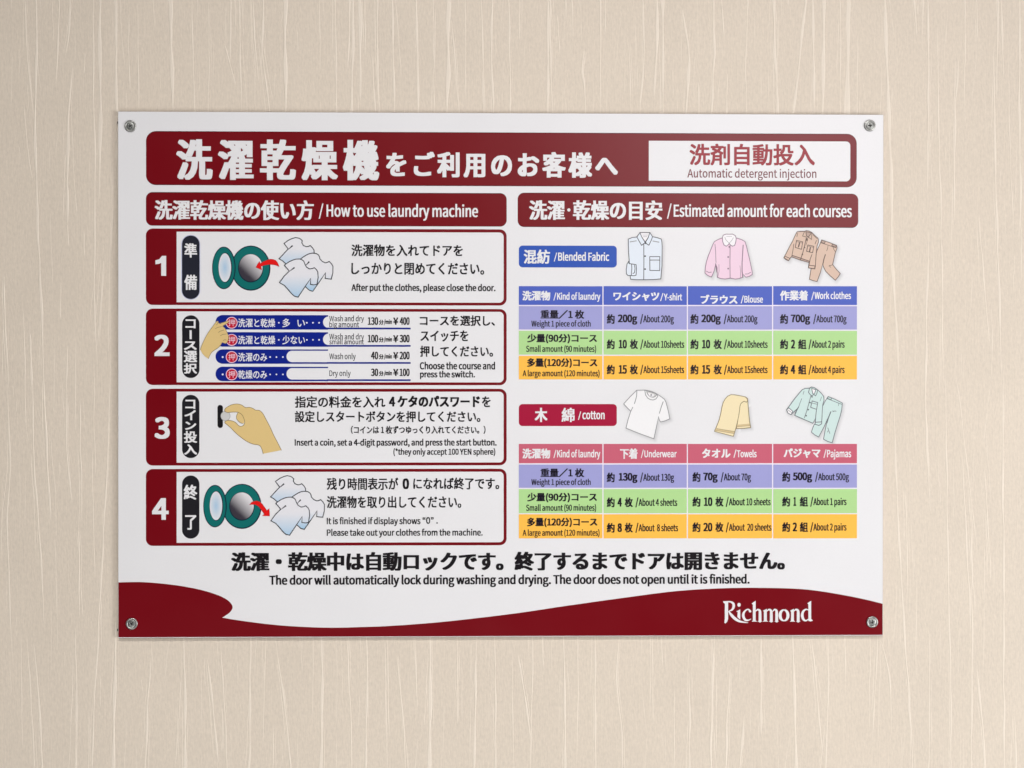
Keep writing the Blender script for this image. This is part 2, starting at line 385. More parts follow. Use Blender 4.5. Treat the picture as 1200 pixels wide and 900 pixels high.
for _ in range(520):                             # fine and middling folds
    random_fold(rnd.uniform(-1.5, 1.5), rnd.uniform(-1.1, 1.15), rnd.uniform(.04, .26), rnd.uniform(.8, 1.5)*MM, .00015)
for _ in range(420):
    x, z = rnd.uniform(-1.5, 1.5), rnd.uniform(-1.1, 1.15)
    if not inframe(x, z): random_fold(x, z, rnd.uniform(.1, .5), rnd.choice((2, 2.4, 3, 3.4, 5))*MM, .00022)
folds = mesh_object('wallpaper_folds', sv, sf, [fold_m], wall)
folds['kind'] = 'stuff'

# ------------------------------------------------------------------ the sign
sign = bpy.data.objects.new('wall_sign', None); COL.objects.link(sign)
sign['label'] = 'white laundry instruction sign with maroon banners, screwed to the cream wallpapered wall'
sign['category'] = 'sign'

HW, HH = .45, .30807
def board():
    y0, y1, c = 0.0, .003, .0003
    def rect(h, y): return [(-HW+h, y, -HH+h), (HW-h, y, -HH+h), (HW-h, y, HH-h), (-HW+h, y, HH-h)]
    v = rect(c, y0)+rect(0, y0+c)+rect(0, y1)
    f = [(0, 1, 2, 3)]
    for s_ in (0, 4):
        for i in range(4):
            j = (i+1) % 4; f.append((s_+j, s_+i, s_+4+i, s_+4+j))
    f.append((11, 10, 9, 8))
    edge = ink('board_edge', (158, 142, 136), .6)
    return mesh_object('board', v, f, [K('white'), edge], sign, [0, 1, 1, 1, 1, 1, 1, 1, 1, 1])
board()

def sheet_part(name, fn, layer=1, parent=None):
    s = Sheet(layer); fn(s); return s.build(name, parent or sign)

# --- lower coloured sweep
sweep_pts = [(138.3, 682.5), (167.5, 682.2), (200, 685), (230, 690), (252.5, 696.3), (266.3, 703), (272.5, 710.5), (269.5, 717.5), (260.5, 723.8)]
sweep2 = [(260.5, 723.8), (280, 727), (317.5, 731.8), (355, 734.6), (392.5, 735.6), (430, 734.6), (455.8, 733.6), (507.5, 729.8), (559.2, 724.3), (610.9, 717.9), (662.6, 710.1),
          (740, 699.3), (791.7, 692.8), (843.4, 689.5), (895, 688.9), (946.7, 691), (998.4, 699.2), (1034.8, 707.5)]
def sweep(s):
    top = smooth([U(*p) for p in sweep_pts], False, 6)[:-1]+smooth([U(*p) for p in sweep2], False, 6)
    top = [(min(max(x, -HW+.0005), HW-.0005), z) for x, z in top]
    zb = -HH+.0009
    s.poly(top+[(HW-.0005, zb), (-HW+.0005, zb)], K('maroon'))
sw = sheet_part('colour_sweep', sweep)

# --- logo lettering, drawn letter by letter
def logo(s):
    W = K('white'); C = lambda pts: crop(pts, 840, 695, 10.0)
    def pol(p): s.poly(C(p), W)
    def st(p, w): 
        q = C(p); ws = w
        # interpolate widths along a smoothed curve
        pts = smooth(q, False, 6); n = len(q); out = []
        for i in range(len(pts)):
            t = i/6; a = min(int(t), n-2); out.append((ws[a]*(1-(t-a))+ws[a+1]*(t-a))*MM/10)
        s.line(pts, out, W)
    pol([(74, 95), (132, 93), (133, 300), (122, 335), (100, 356), (88, 348), (94, 290), (94, 125), (76, 110)])          # R stem
    st([(125, 101), (165, 103), (193, 125), (197, 160), (178, 195), (140, 212)], (16, 18, 30, 32, 22, 8))
    st([(140, 214), (172, 258), (216, 302), (275, 333), (366, 347)], (12, 32, 34, 24, 5))
    s.disc(C([(260, 137)])[0], 2.0*MM, 2.3*MM, W)                                                                # i
    pol([(226, 216), (274, 190), (275, 312), (240, 280), (244, 222)])
    st([(390, 213), (368, 190), (335, 205), (312, 240), (312, 280), (335, 314), (368, 318), (400, 303)], (30, 14, 18, 30, 32, 26, 16, 6))   # c
    def foot(x0, x1): pol([(x0, 334), (x0+8, 324), (x1-8, 324), (x1, 334)])
    pol([(407, 122), (455, 90), (455, 330), (422, 330), (422, 136)]); foot(408, 470)                               # h
    st([(452, 215), (478, 194), (503, 208), (506, 250), (506, 328)], (8, 20, 30, 34, 34)); foot(476, 532)
    pol([(540, 206), (586, 183), (586, 330), (551, 330), (551, 216)]); foot(536, 600)                               # m
    st([(584, 214), (610, 193), (634, 207), (638, 250), (638, 328)], (8, 20, 28, 34, 34)); foot(610, 662)
    st([(652, 216), (676, 193), (698, 207), (701, 250), (701, 328)], (8, 20, 28, 34, 34)); foot(676, 726)
    o = []
    for i in range(33):                                                                                           # o
        a = 2*math.pi*i/32; o.append((a, 787+46*math.cos(a), 260+63*math.sin(a), 13+23*abs(math.cos(a))))
    s.line(C([(p[1], p[2]) for p in o[:-1]]), [p[3]*MM/10 for p in o[:-1]], W, closed=True)
    pol([(858, 206), (903, 183), (903, 330), (869, 330), (869, 216)]); foot(856, 918)                               # n
    st([(900, 214), (926, 193), (950, 207), (953, 250), (953, 328)], (8, 20, 30, 34, 34)); foot(928, 980)
    st([(1075, 200), (1045, 190), (1012, 215), (1000, 262), (1015, 308), (1045, 322), (1078, 300)], (8, 16, 26, 34, 28, 16, 8))   # d
    pol([(1060, 118), (1105, 90), (1105, 300), (1126, 322), (1098, 332), (1072, 324), (1072, 132)])
sheet_part('logo_lettering', logo, 3, sw)

# --- banners
def banner(name, b, rad, layer=1):
    s = Sheet(layer); l, bo, r, t = box(*b)
    e = .55*MM
    s.rrect(l-e*.3, bo-e, r+e*.3, t+e, rad*MM+e, K('maroon_edge')); s.rrect(l, bo, r, t, rad*MM, K('maroon'))
    return s.build(name, sign)
tb = banner('title_banner', (171.3, 155.8, 1003.8, 217.6), 11)
s = Sheet(3); l, bo, r, t = box(760.3, 165.4, 996.4, 212.2); s.rrect(l, bo, r, t, 5*MM, K('white'), (1, 0, 0, 1)); s.build('white_inset', tb)
s = Sheet(5); text(s, '洗濯乾燥機', (206.6, 163.6, 444.4, 211.2), K('white'), 2.0, .78, 1.13)
text(s, 'をご利用のお客様へ', (452.4, 178, 724, 208.2), K('white'), 1.3, .75, 1.1); later(s, 'lettering', tb)
s = Sheet(5); text(s, '洗剤自動投入', (808, 168.6, 954.8, 194), K('inset_text'), .62, .5)
text(s, 'Automatic detergent injection', (805.5, 198, 956.6, 210.6), K('inset_small'), .10); later(s, 'lettering', tb)

lb = banner('section_banner', (171.2, 226.3, 593.6, 264.4), 7)
s = Sheet(5); text(s, '洗濯乾燥機の使い方', (181.2, 234.6, 367.8, 257.8), K('white'), .92, .32)
text(s, '/', (373.6, 239, 379, 256), K('white'), .25); text(s, 'How to use laundry machine', (382.6, 239.4, 560.2, 257.2), K('white'), .42, .2); later(s, 'lettering', lb)
rb = banner('section_banner', (606.8, 227, 1005.6, 266), 7)
s = Sheet(5); text(s, '洗濯', (620, 234.8, 662, 257.8), K('white'), .92, .32); later(s, 'lettering', rb)
s = Sheet(5)
s.disc(U(666.6, 246), 1.9*MM, 1.9*MM, K('white')); s.build('lettering', rb); s = Sheet(5); text(s, '乾燥の目安', (671.4, 234.8, 776.2, 257.8), K('white'), .92, .32); later(s, 'lettering', rb)
s = Sheet(5); text(s, '/', (781.6, 239, 787, 256), K('white'), .25); text(s, 'Estimated amount for each courses', (789.4, 239.2, 998.2, 254.2), K('white'), .42, .25); later(s, 'lettering', rb)

# --- the four step panels
STEPS = [(268.3, 357.7, 272.0, 354.5), (361.9, 451.3, 365.2, 448.1), (455.6, 545.4, 459.0, 542.1), (549.5, 639.3, 552.9, 635.8)]
panels = []
for a, d, b_, c in STEPS:
    s = Sheet(1); l, bo, r, t = box(171, a, 593.7, d); s.rrect(l, bo, r, t, 8*MM, K('maroon'))
    l, bo, r, t = box(207, b_, 590.2, c); s.rrect(l, bo, r, t, 5*MM, K('white'), (1, 0, 0, 1))
    panels.append(s.build('step_panel', sign))
NUM = [('1', (182, 300, 194.8, 323.4)), ('2', (181, 393, 198.8, 416.8)), ('3', (181, 489.4, 199, 513.8)), ('4', (178.3, 584.4, 197.8, 608.6))]
for p, (n, b_) in zip(panels, NUM):
    s = Sheet(5)
    if n == '1': s.poly(crop([(163, 217), (190, 217), (190, 345), (158, 345), (158, 262), (142, 269), (121, 271), (121, 246), (146, 239)], 160, 260, 5.4545), K('white'))
    else: text(s, n, b_, K('white'), 1.15, .95)
    later(s, 'step_number', p)

TABS = [((213.3, 276, 233.9, 350.5), [('準', (216, 285, 231, 301.8)), ('備', (216, 322, 231, 339.8))]),
        ((213.5, 369.5, 233.8, 443), [('コ', (217.4, 374.2, 229.4, 384.8)), (None, (222.2, 387, 224.8, 397.4)), ('ス', (215.5, 400, 230.6, 410)), ('選', (215.5, 411, 231, 424.6)), ('択', (215.5, 425.6, 231, 437.8))]),
        ((213.4, 462.7, 233.7, 536.8), [('コ', (217.2, 468.4, 229, 479.2)), ('イ', (216.2, 480.6, 229.6, 492.4)), ('ン', (217, 494, 230, 503.6)), ('投', (215.6, 505, 231, 519)), ('入', (215.8, 520.6, 231, 532.8))]),
        ((213.4, 557.2, 233.7, 631.2), [('終', (215.4, 568, 231.2, 585.6)), ('了', (217, 603.6, 230.2, 620.8))])]
for i, (b_, chars) in enumerate(TABS):
    s = Sheet(3); l, bo, r, t = box(*b_)
    if i == 0: s.rrect(l-.8*MM, bo-.8*MM, r+.8*MM, t+.8*MM, 11*MM, ink('ink_pale_blue', (196, 200, 226)))
    s.rrect(l, bo, r, t, 10.1*MM, K('tab_navy' if i == 0 else 'tab_black')); tab = s.build('name_tab', sign)
    s = Sheet(5)
    for ch, cb in chars:
        if ch is None: l, bo, r, t = box(*cb); s.rrect(l, bo, r, t, 0, K('white'), (0, 0, 0, 0))
        else: text(s, ch, cb, K('white'), .5, .32)
    later(s, 'lettering', tab)

# wording of the steps
W_ = {
 0: [('洗濯物を入れてドアを', (411.8, 286.6, 542.4, 300.4), .24, 1), ('しっかりと閉めてください。', (411.8, 308, 567.4, 322), .24, 1),
     ('After put the clothes, please close the door.', (411.8, 332.8, 580.6, 342.4), .20, 1)],
 1: [('コースを選択し、', (492, 369.6, 580, 382), .24, 1), ('スイッチを', (492.8, 387.2, 549, 400.2), .24, 1), ('押してください。', (492.3, 405.2, 577.8, 418.2), .24, 1),
     ('Choose the course and', (492, 424.2, 580.2, 432.8), .20, 1), ('press the switch.', (492.2, 434.6, 556.6, 443.4), .20, 1)],
 2: [('指定の料金を入れ', (345.6, 464.2, 451.6, 477.8), .22, 1), ('4 ケタのパスワード', (455.8, 463.8, 562.4, 477), .52, 1), ('を', (564.8, 464.4, 575, 477), .22, 1),
     ('設定しスタートボタンを押してください。', (345.6, 481.5, 563, 494.8), .22, 1), ('（コインは 1 枚ずつゆっくり入れてください。）', (411.2, 499, 569, 508.4), .14, 1),
     ('Insert a coin, set a 4-digit password, and press the start button.', (345.4, 514.4, 581.9, 523.6), .18, 1), ('(*they only accept 100 YEN sphere)', (461, 525.4, 580.4, 534), .14, 1)],
 3: [('残り時間表示が', (383, 559.8, 466.8, 574.2), .22, 1), ('0', (471.8, 561, 479.4, 573), .6, 1), ('になれば終了です。', (484.3, 559.6, 585, 573.6), .22, 1),
     ('洗濯物を取り出してください。', (383, 581.2, 540.6, 595.4), .22, 1), ('It is finished if display shows', (383, 606.2, 492.8, 615.6), .16, 1), ('“', (495.2, 606, 498.6, 609), .05, 1), ('0', (499.4, 606.2, 504.2, 613.6), .16, 1), ('”', (504.9, 606, 508.2, 609), .05, 1), ('.', (511.4, 612, 513, 613.6), .05, 1),
     ('Please take out your clothes from the machine.', (383, 619.8, 565.6, 629), .16, 1)],
}
for i, rows in W_.items():
    for body, b_, w, sp in rows:
        s = Sheet(5); text(s, body, b_, K('black'), w+.10, w*.7+.05, sp); later(s, 'lettering', panels[i])

# --- step 2: the four price bars
BARS = [(369.3, 386.2, 378.6, 384.9), (389.3, 406.3, 378.6, 405.3), (409.5, 426.3, 335.8, 425.3), (429.8, 446.7, 335.8, 445.5)]
LBL = [['洗濯と乾燥', '多', 'い'], ['洗濯と乾燥', '少ない'], ['洗濯のみ'], ['乾燥のみ']]
EN = [[('Wash and dry', (386, 370, 426.6, 377.4)), ('big amount', (386, 377, 420.8, 384.4))], [('Wash and dry', (386, 391, 426.6, 398.8)), ('small amount', (386, 397.4, 426.4, 403.4))],
      [('Wash only', (386, 413.9, 416.9, 422))], [('Dry only', (386, 433.8, 411, 441.8))]]
PRICE = [('130', '￥400', '400', 431), ('100', '￥300', '300', 431), ('40', '￥200', '200', 434.8), ('30', '￥100', '100', 434.8)]
PY = [(372, 380.6), (392.6, 401.1), (412.4, 421), (432.2, 440.6)]
for i, (y0, y1, cx, yl) in enumerate(BARS):
    s = Sheet(3); l, bo, r, t = box(252.6, y0, 384.5, y1); s.rrect(l, bo, r, t, 8.2*MM, K('blue'), (0, 1, 1, 0))
    l, bo, r, t = box(cx, y0+1.6, 396, y1-1.9); s.rrect(l, bo, r, t, (t-bo)/2*.98, K('white'), (0, 1, 1, 0))
    l, bo, r, t = box(383, yl-1.0, 481.2, yl+1.0); l0 = l; s.rrect(l, bo, r, t, 0, K('blue'), (0, 0, 0, 0))
    bar = s.build('price_bar', sign)
    yc = (y0+y1)/2+.5
    s = Sheet(5); c = U(271.6, yc); s.disc(c, 6.9*MM, 6.9*MM, K('button_rim')); s.disc(c, 6.0*MM, 6.0*MM, K('button_red'))
    text(s, '押', (267.6, yc-4.2, 275.6, yc+4.0), K('button_rim'), .12, .12); later(s, 'push_button_picture', bar)
    s = Sheet(5); a, b_ = yc-5.0, yc+5.2
    text(s, LBL[i][0], (279.2, a, 322.6 if i < 2 else 313.0, b_), K('white'), .12)
    if i == 0: text(s, '多', (331, a, 340, b_), K('white'), .12); text(s, 'い', (348.6, a+1.6, 357.4, b_-.6), K('white'), .12)
    if i == 1: text(s, '少ない', (331, a, 357.4, b_), K('white'), .12)
    for x in ((326.8, 359.7, 366.8, 374) if i < 2 else (316.6, 324, 331.6)): s.disc(U(x, yc), .95*MM, .95*MM, K('white'), n=14)
    if i > 1: s.disc(U(261, yc), 1.1*MM, 1.1*MM, K('white'), n=14)
    for body, b2 in EN[i]: text(s, body, b2, K('grey_text'), .07)
    p0, p1 = PY[i]; mins, yen, amt, x0 = PRICE[i]
    text(s, mins, (x0, p0, 443.2, p1), K('black'), .34, .12)
    text(s, '分', (444, p0+2.6, 449.6, p1), K('black'), .2); text(s, '/min', (449.8, p0+2.4, 459.4, p1+.2), K('black'), .3, .12)
    text(s, '¥', (460.8, p0+.2, 466.8, p1), K('black'), .34, .15); text(s, amt, (468.4, p0, 480, p1), K('black'), .34, .12)
    later(s, 'lettering', bar)

# --- warning line
for body, b_, w, wz in (('洗濯・乾燥中は自動ロックです。終了するまでドアは開きません。', (270.9, 646.6, 919.8, 668.6), 1.2, .42),
                        ('The door will automatically lock during washing and drying. The door does not open until it is finished.', (315.6, 673.4, 878.4, 686.9), .50, .2)):
    s = Sheet(5); text(s, body, b_, K('black'), w, wz); later(s, 'warning_lettering', sign)

# --- fabric tags
for b_, colr, runs in (((608, 287.9, 722.8, 313.4), 'tag_blue', [('混紡', (613.7, 292.4, 644.6, 309.2), .5), ('/', (649, 296.4, 652.8, 306.2), .2), ('Blended Fabric', (654, 295.6, 713.9, 305.6), .3)]),
                       ((608, 473.5, 722.8, 499.3), 'tag_crimson', [('木', (626.6, 477.8, 641.4, 494.6), .6), ('綿', (658, 477.8, 673.4, 494.6), .45), ('/', (677.3, 482.4, 681, 491.8), .2), ('cotton', (682.4, 482, 708.6, 491.2), .3)])):
    s = Sheet(1); l, bo, r, t = box(*b_); s.rrect(l, bo, r, t, 4.5*MM, K(colr)); tg = s.build('fabric_tag', sign)
    for body, bb, w in runs: s = Sheet(5); text(s, body, bb, K('white'), w, w*.7); later(s, 'lettering', tg)

# --- course tables: every cell a piece
XC = [608, 706.6, 805.5, 905.4, 1004.2]
def table(rows, head, texts):
    top, bot = rows[0][0], rows[-1][1]
    s = Sheet(1); l, bo, r, t = box(XC[0], top, XC[-1], bot); s.rrect(l, bo, r, t, 0, K('rule_white'), (0, 0, 0, 0)); s.build('table_rules', sign)
    for ri, (a, b_) in enumerate(rows):
        for ci in range(4):
            s = Sheet(3); g = .65
            l, bo, r, t = box(XC[ci]+(g if ci else 0), a, XC[ci+1]-(g if ci < 3 else 0), b_)
            s.rrect(l, bo, r, t, 0, K(head if ri == 0 else ('lavender', 'green', 'orange')[ri-1]), (0, 0, 0, 0))
            cell = s.build('table_cell', sign)
            s = Sheet(5)
            for body, bb, w in texts[ri][ci]: text(s, body, bb, K('white' if ri == 0 else 'text_navy'), w+(.06 if ri == 0 else .12), w*.6+.05)
            later(s, 'lettering', cell)
def cell_row(dy, col, num, unit, en):
    """one 'about' entry: 約 + number + unit + English; col gives the x positions"""
    out = [('約', (col[0], dy+.1, col[0]+9.4, dy+11.5), .34)]
    nx0, nx1 = col[1]
    out.append((num, (nx0, dy+.9, nx1, dy+(12.3 if num.endswith('g') else 10.6)), .42))
    if unit: out.append((unit, (col[2], dy, col[2]+9.6, dy+11.4), .34))
    sx, ex = col[3]
    out.append(('/', (sx, dy+.4, sx+3.6, dy+11.6), .22)); out.append((en, (sx+3.7, dy+1.4, ex, dy+(11.4 if 'g' in en or 'p' in en else 9.9)), .13))
    return out
def col0(y, dy2):
    return [[('重量／1 枚', (633.4, y[0], 684.6, y[0]+10.4), .3), ('Weight 1 piece of cloth', (622.7, y[0]+12.3, 692.2, y[0]+20.8), .1)],
            [('少量(90分)コース', (617.8, y[1], 699.6, y[1]+11.3), .34), ('Small amount (90 minutes)', (616.5, y[1]+13.5, 698.6, y[1]+22), .1)],
            [('多量(120分)コース', (617.6, y[2], 700, y[2]+11.4), .34), ('A large amount (120 minutes)', (612.5, y[2]+13.8, 702.6, y[2]+22.6), .1)]]
c0 = col0((363.2, 391.2, 419.7), 0)
T1 = [[[('洗濯物', (612, 340.8, 644.9, 352.2), .4), ('/', (648.5, 343, 652, 352), .15), ('Kind of laundry', (652.8, 342.8, 703.6, 352.8), .18)],
       [('ワイシャツ', (718.7, 342.2, 772.6, 352.6), .45), ('/', (773.6, 343.6, 777.4, 352.6), .15), ('Y-shirt', (778, 343.8, 799.4, 352), .18)],
       [('ブラウス', (821, 345.4, 864.2, 356), .45), ('/', (868, 346.4, 871.6, 355.4), .15), ('Blouse', (872.2, 346.4, 894, 354.6), .18)],
       [('作業着', (914, 340.4, 946.8, 352.2), .4), ('/', (950.5, 342.2, 954, 351.6), .15), ('Work clothes', (954.4, 342, 997.2, 350.4), .18)]],
      [c0[0], cell_row(368, (711, (724, 746.8), 0, (750, 789.7)), '200g', None, 'About 200g'), cell_row(368, (809, (821.8, 844.6), 0, (848, 887.6)), '200g', None, 'About 200g'),
       cell_row(368, (914, (926.6, 949.4), 0, (952.8, 992)), '700g', None, 'About 700g')],
      [c0[1], cell_row(397.6, (711, (725, 734.6), 738, (750.2, 801.8)), '10', '枚', 'About 10sheets'), cell_row(397.6, (809, (822.6, 832.2), 836.2, (848.3, 899.5)), '10', '枚', 'About 10sheets'),
       cell_row(397.6, (914, (926.9, 931.7), 935.3, (947.3, 989.7)), '2', '組', 'About 2 pairs')],
      [c0[2], cell_row(427.3, (711, (725, 734.6), 738, (750.2, 801.8)), '15', '枚', 'About 15sheets'), cell_row(427.3, (809, (822.6, 832.2), 836.2, (848.3, 899.5)), '15', '枚', 'About 15sheets'),
       cell_row(427.3, (914, (926.6, 932), 935.3, (947.3, 989.7)), '4', '組', 'About 4 pairs')]]
table([(335.4, 357.4), (358.8, 386.2), (387.6, 415.6), (417, 444.6)], 'head_blue', T1)
c0 = col0((548.8, 577.4, 606.5), 0)
T2 = [[[('洗濯物', (612, 525.6, 644.9, 537.4), .4), ('/', (648.5, 527.4, 652, 536.6), .15), ('Kind of laundry', (652.8, 527, 703.4, 537.6), .18)],
       [('下着', (726.5, 525.4, 747.2, 537.8), .4), ('/', (751, 527, 754.4, 536.6), .15), ('Underwear', (755, 527.4, 793, 535.8), .18)],
       [('タオル', (822.6, 525.6, 856, 536.6), .45), ('/', (859.5, 527, 863, 536.2), .15), ('Towels', (863.4, 527.2, 886.6, 535.8), .18)],
       [('パジャマ', (918.2, 525.4, 961.4, 536.6), .45), ('/', (965, 527, 968.4, 536.4), .15), ('Pajamas', (969, 527, 997.4, 537.6), .18)]],
      [c0[0], cell_row(553.6, (711, (725, 747), 0, (750, 789.9)), '130g', None, 'About 130g'), cell_row(553.2, (811.4, (824, 841), 0, (844.4, 880)), '70g', None, 'About 70g'),
       cell_row(553, (916.5, (929, 951.7), 0, (955, 994.8)), '500g', None, 'About 500g')],
      [c0[1], cell_row(582.8, (711, (723.6, 728.8), 732, (744.6, 793.6)), '4', '枚', 'About 4 sheets'), cell_row(582.2, (811.4, (824.8, 834.8), 838.2, (850.4, 903)), '10', '枚', 'About 10 sheets'),
       cell_row(582, (916.5, (929.8, 933), 937.2, (949.4, 991.9)), '1', '組', 'About 1 pairs')],
      [c0[2], cell_row(612.6, (711, (723.6, 728.8), 732, (744.6, 794.6)), '8', '枚', 'About  8 sheets'), cell_row(612, (811.4, (824.2, 834.8), 838.2, (850.4, 904)), '20', '枚', 'About  20 sheets'),
       cell_row(611.8, (916.5, (928.8, 934), 937.2, (949.4, 991.9)), '2', '組', 'About 2 pairs')]]
table([(520.2, 542.8), (544.4, 571.6), (573, 601.4), (602.6, 630.8)], 'head_pink', T2)

# ------------------------------------------------------------------ printed pictures
def fillg(s, pts, c_top, c_bot, lo=0.0, hi=1.0):
    """printed ink gradient from the top of the drawn shape to its hem"""
    z1 = max(p[1] for p in pts); z0 = min(p[1] for p in pts); a, b_ = lin(c_top), lin(c_bot)
    def col(p):
        t = min(max(((z1-p[1])/(z1-z0)-lo)/(hi-lo), 0), 1)
        return tuple(a[i]*(1-t)+b_[i]*t for i in range(3))
    s.poly(pts, PRINTED, col)
def soft_shadow(s, pts, dx, dz, spread, dark=.64):
    """the blurred grey surround printed behind a garment"""
    P = np.array([(p[0]+dx*MM, p[1]-dz*MM) for p in pts]); Q = np.roll(P, -1, 0)
    st = .9*MM; x = np.arange(P[:, 0].min()-spread*MM-st, P[:, 0].max()+spread*MM+2*st, st); z = np.arange(P[:, 1].min()-spread*MM-st, P[:, 1].max()+spread*MM+2*st, st)
    X, Z = np.meshgrid(x, z); G = np.stack([X.ravel(), Z.ravel()], 1)
    d = np.full(len(G), 9.0); inside = np.zeros(len(G), bool)
    for a, b_ in zip(P, Q):
        e = b_-a; w = G-a; t = np.clip(w@e/max(e@e, 1e-12), 0, 1)
        d = np.minimum(d, np.linalg.norm(w-t[:, None]*e, axis=1))
        if a[1] != b_[1]:
            c = ((a[1] > G[:, 1]) != (b_[1] > G[:, 1])) & (G[:, 0] < (b_[0]-a[0])*(G[:, 1]-a[1])/(b_[1]-a[1])+a[0]); inside ^= c
    sd = np.where(inside, -d, d)/MM
    f = 1-(1-dark)*np.clip(.5-sd/(2*spread)*1.0, 0, 1)**1.3*1.25
    f = np.clip(f, dark, 1); lo = dict()
    nx, nz = len(x), len(z); base = np.array(lin(INKS['white'])); F = f.reshape(nz, nx); tr = []
    for j in range(nz-1):
        for i in range(nx-1):
            if F[j:j+2, i:i+2].min() < .9995: a = j*nx+i; tr += [(a, a+1, a+nx+1), (a, a+nx+1, a+nx)]
    col = {(float(g[0]), float(g[1])): tuple(base*v) for g, v in zip(G, f)}
    s.tris([(float(g[0]), float(g[1])) for g in G], tr, PRINTED, lambda p: col[p])

def machine(name, ox, oz):
    s = Sheet(4); c = lambda x, y: U(ox+x/7.5, oz+y/7.5)
    T, N = K('teal'), K('outline_navy')
    s.disc(c(405, 332), 22.9*MM, 26.4*MM, N); s.disc(c(404, 331), 21.7*MM, 25.2*MM, T); s.disc(c(404, 332), 14.8*MM, 16.8*MM, N); 
    a, b_ = np.array(lin((58, 54, 64))), np.array(lin((222, 220, 222)))
    cc = c(404, 329); R = 14.2*MM
    def g(p):
        t = min(max(((p[0]-cc[0])+(p[1]-cc[1])*1.0)/R*.5+.42, 0), 1); return tuple(a*(1-t)+b_*t)
    rings = 6; n = 36; pts = [cc]+[(cc[0]+13.9*MM*k/rings*math.cos(2*math.pi*i/n), cc[1]+16*MM*k/rings*math.sin(2*math.pi*i/n)) for k in range(1, rings+1) for i in range(n)]
    tr = [(0, 1+i, 1+(i+1) % n) for i in range(n)]
    for k in range(rings-1):
        o = 1+k*n
        for i in range(n): j = (i+1) % n; tr += [(o+i, o+n+i, o+n+j), (o+i, o+n+j, o+j)]
    s.tris(pts, tr, PRINTED, g)
    s.disc(c(168, 330), 13.7*MM, 24.9*MM, N); s.disc(c(167, 330), 12.7*MM, 23.9*MM, T); s.disc(c(180, 327), 8.0*MM, 17.6*MM, N)
    cw, cb = np.array(lin((224, 226, 230))), np.array(lin((168, 200, 224)))
    c2 = c(177, 327)
    pts = [c2]+[(c2[0]+7.3*MM*math.cos(2*math.pi*i/n), c2[1]+16.8*MM*math.sin(2*math.pi*i/n)) for i in range(n)]
    s.tris(pts, [(0, 1+i, 1+(i+1) % n) for i in range(n)], PRINTED, lambda p: tuple(cb) if abs(p[0]-c2[0])+abs(p[1]-c2[1]) < 1e-6 else tuple(cw))
    return s.build(name, sign)
machine('washing_machine_picture', 240, 270); machine('washing_machine_picture', 229.6, 549.1)

def pile(name, dx, dy):
    s = Sheet(4); C = lambda p: crop([(x+dx*11.25, y+dy*11.25) for x, y in p], 320, 270, 11.25)
    Ln = K('outline'); lw = 1.1*MM; top, bot = (229, 229, 233), (158, 198, 226)
    def wedge(a, b_): s.poly(C([a, (b_[0]-8, b_[1]-10), (b_[0]+4, b_[1]+6), (a[0]+6, a[1]+4)]), Ln)
    back = C([(145, 172), (200, 132), (255, 106), (300, 95), (350, 105), (385, 135), (380, 165), (400, 200), (440, 215), (468, 212), (490, 200), (520, 230), (540, 260), (545, 330), (350, 400), (200, 440), (170, 440), (125, 400), (80, 375), (200, 245)])
    fillg(s, back, top, bot, .45, 1.3); s.line(back[-4:]+back[:13]+[back[13]], lw, Ln); s.line(back[:1]+back[-1:], lw, Ln); wedge((200, 247), (260, 203))
    mid = C([(355, 382), (400, 350), (440, 325), (480, 307), (520, 300), (570, 305), (600, 325), (614, 350), (617, 375), (650, 410), (690, 428), (715, 424), (740, 410), (770, 440), (790, 475), (788, 560), (768, 642), (735, 640), (688, 633), (692, 560), (610, 680), (525, 802), (480, 790), (425, 740), (400, 600)])
    fillg(s, mid, top, bot, .6, 1.0); s.line(mid[:-1], lw, Ln); wedge((430, 457), (480, 414))
    front = C([(150, 460), (170, 442), (215, 412), (260, 392), (305, 379), (350, 377), (380, 387), (405, 405), (418, 440), (440, 482), (480, 508), (515, 504), (545, 492), (575, 520), (590, 550), (595, 620), (580, 712), (535, 718), (493, 712), (496, 634), (410, 760), (330, 880), (280, 866), (240, 830), (200, 780), (150, 725), (85, 688), (150, 600), (215, 537)])
    fillg(s, front, top, bot, .42, 1.1); s.line(front, lw, Ln, closed=True); wedge((213, 538), (286, 492))
    return s.build(name, sign)
pile('laundry_pile_picture', 0, 0); pile('laundry_pile_picture', -10.0, 279.0)

def arrow(pts, ox, oz):
    s = Sheet(6); p = crop(pts, ox, oz, 7.5); s.poly(p, K('red_arrow')); s.line(p, .35*MM, K('arrow_edge'), closed=True); s.build('arrow_picture', sign)
arrow([(448, 325), (480, 272), (488, 292), (515, 275), (550, 259), (578, 253), (603, 255), (625, 265), (640, 284), (655, 318), (625, 306), (590, 300), (560, 300), (528, 306), (495, 316), (501, 347)], 240, 270)
arrow([(468, 312), (485, 290), (505, 280), (530, 277), (555, 283), (580, 302), (622, 362), (642, 344), (646, 410), (580, 408), (600, 394), (570, 352), (548, 325), (522, 310), (495, 308)], 230, 550)

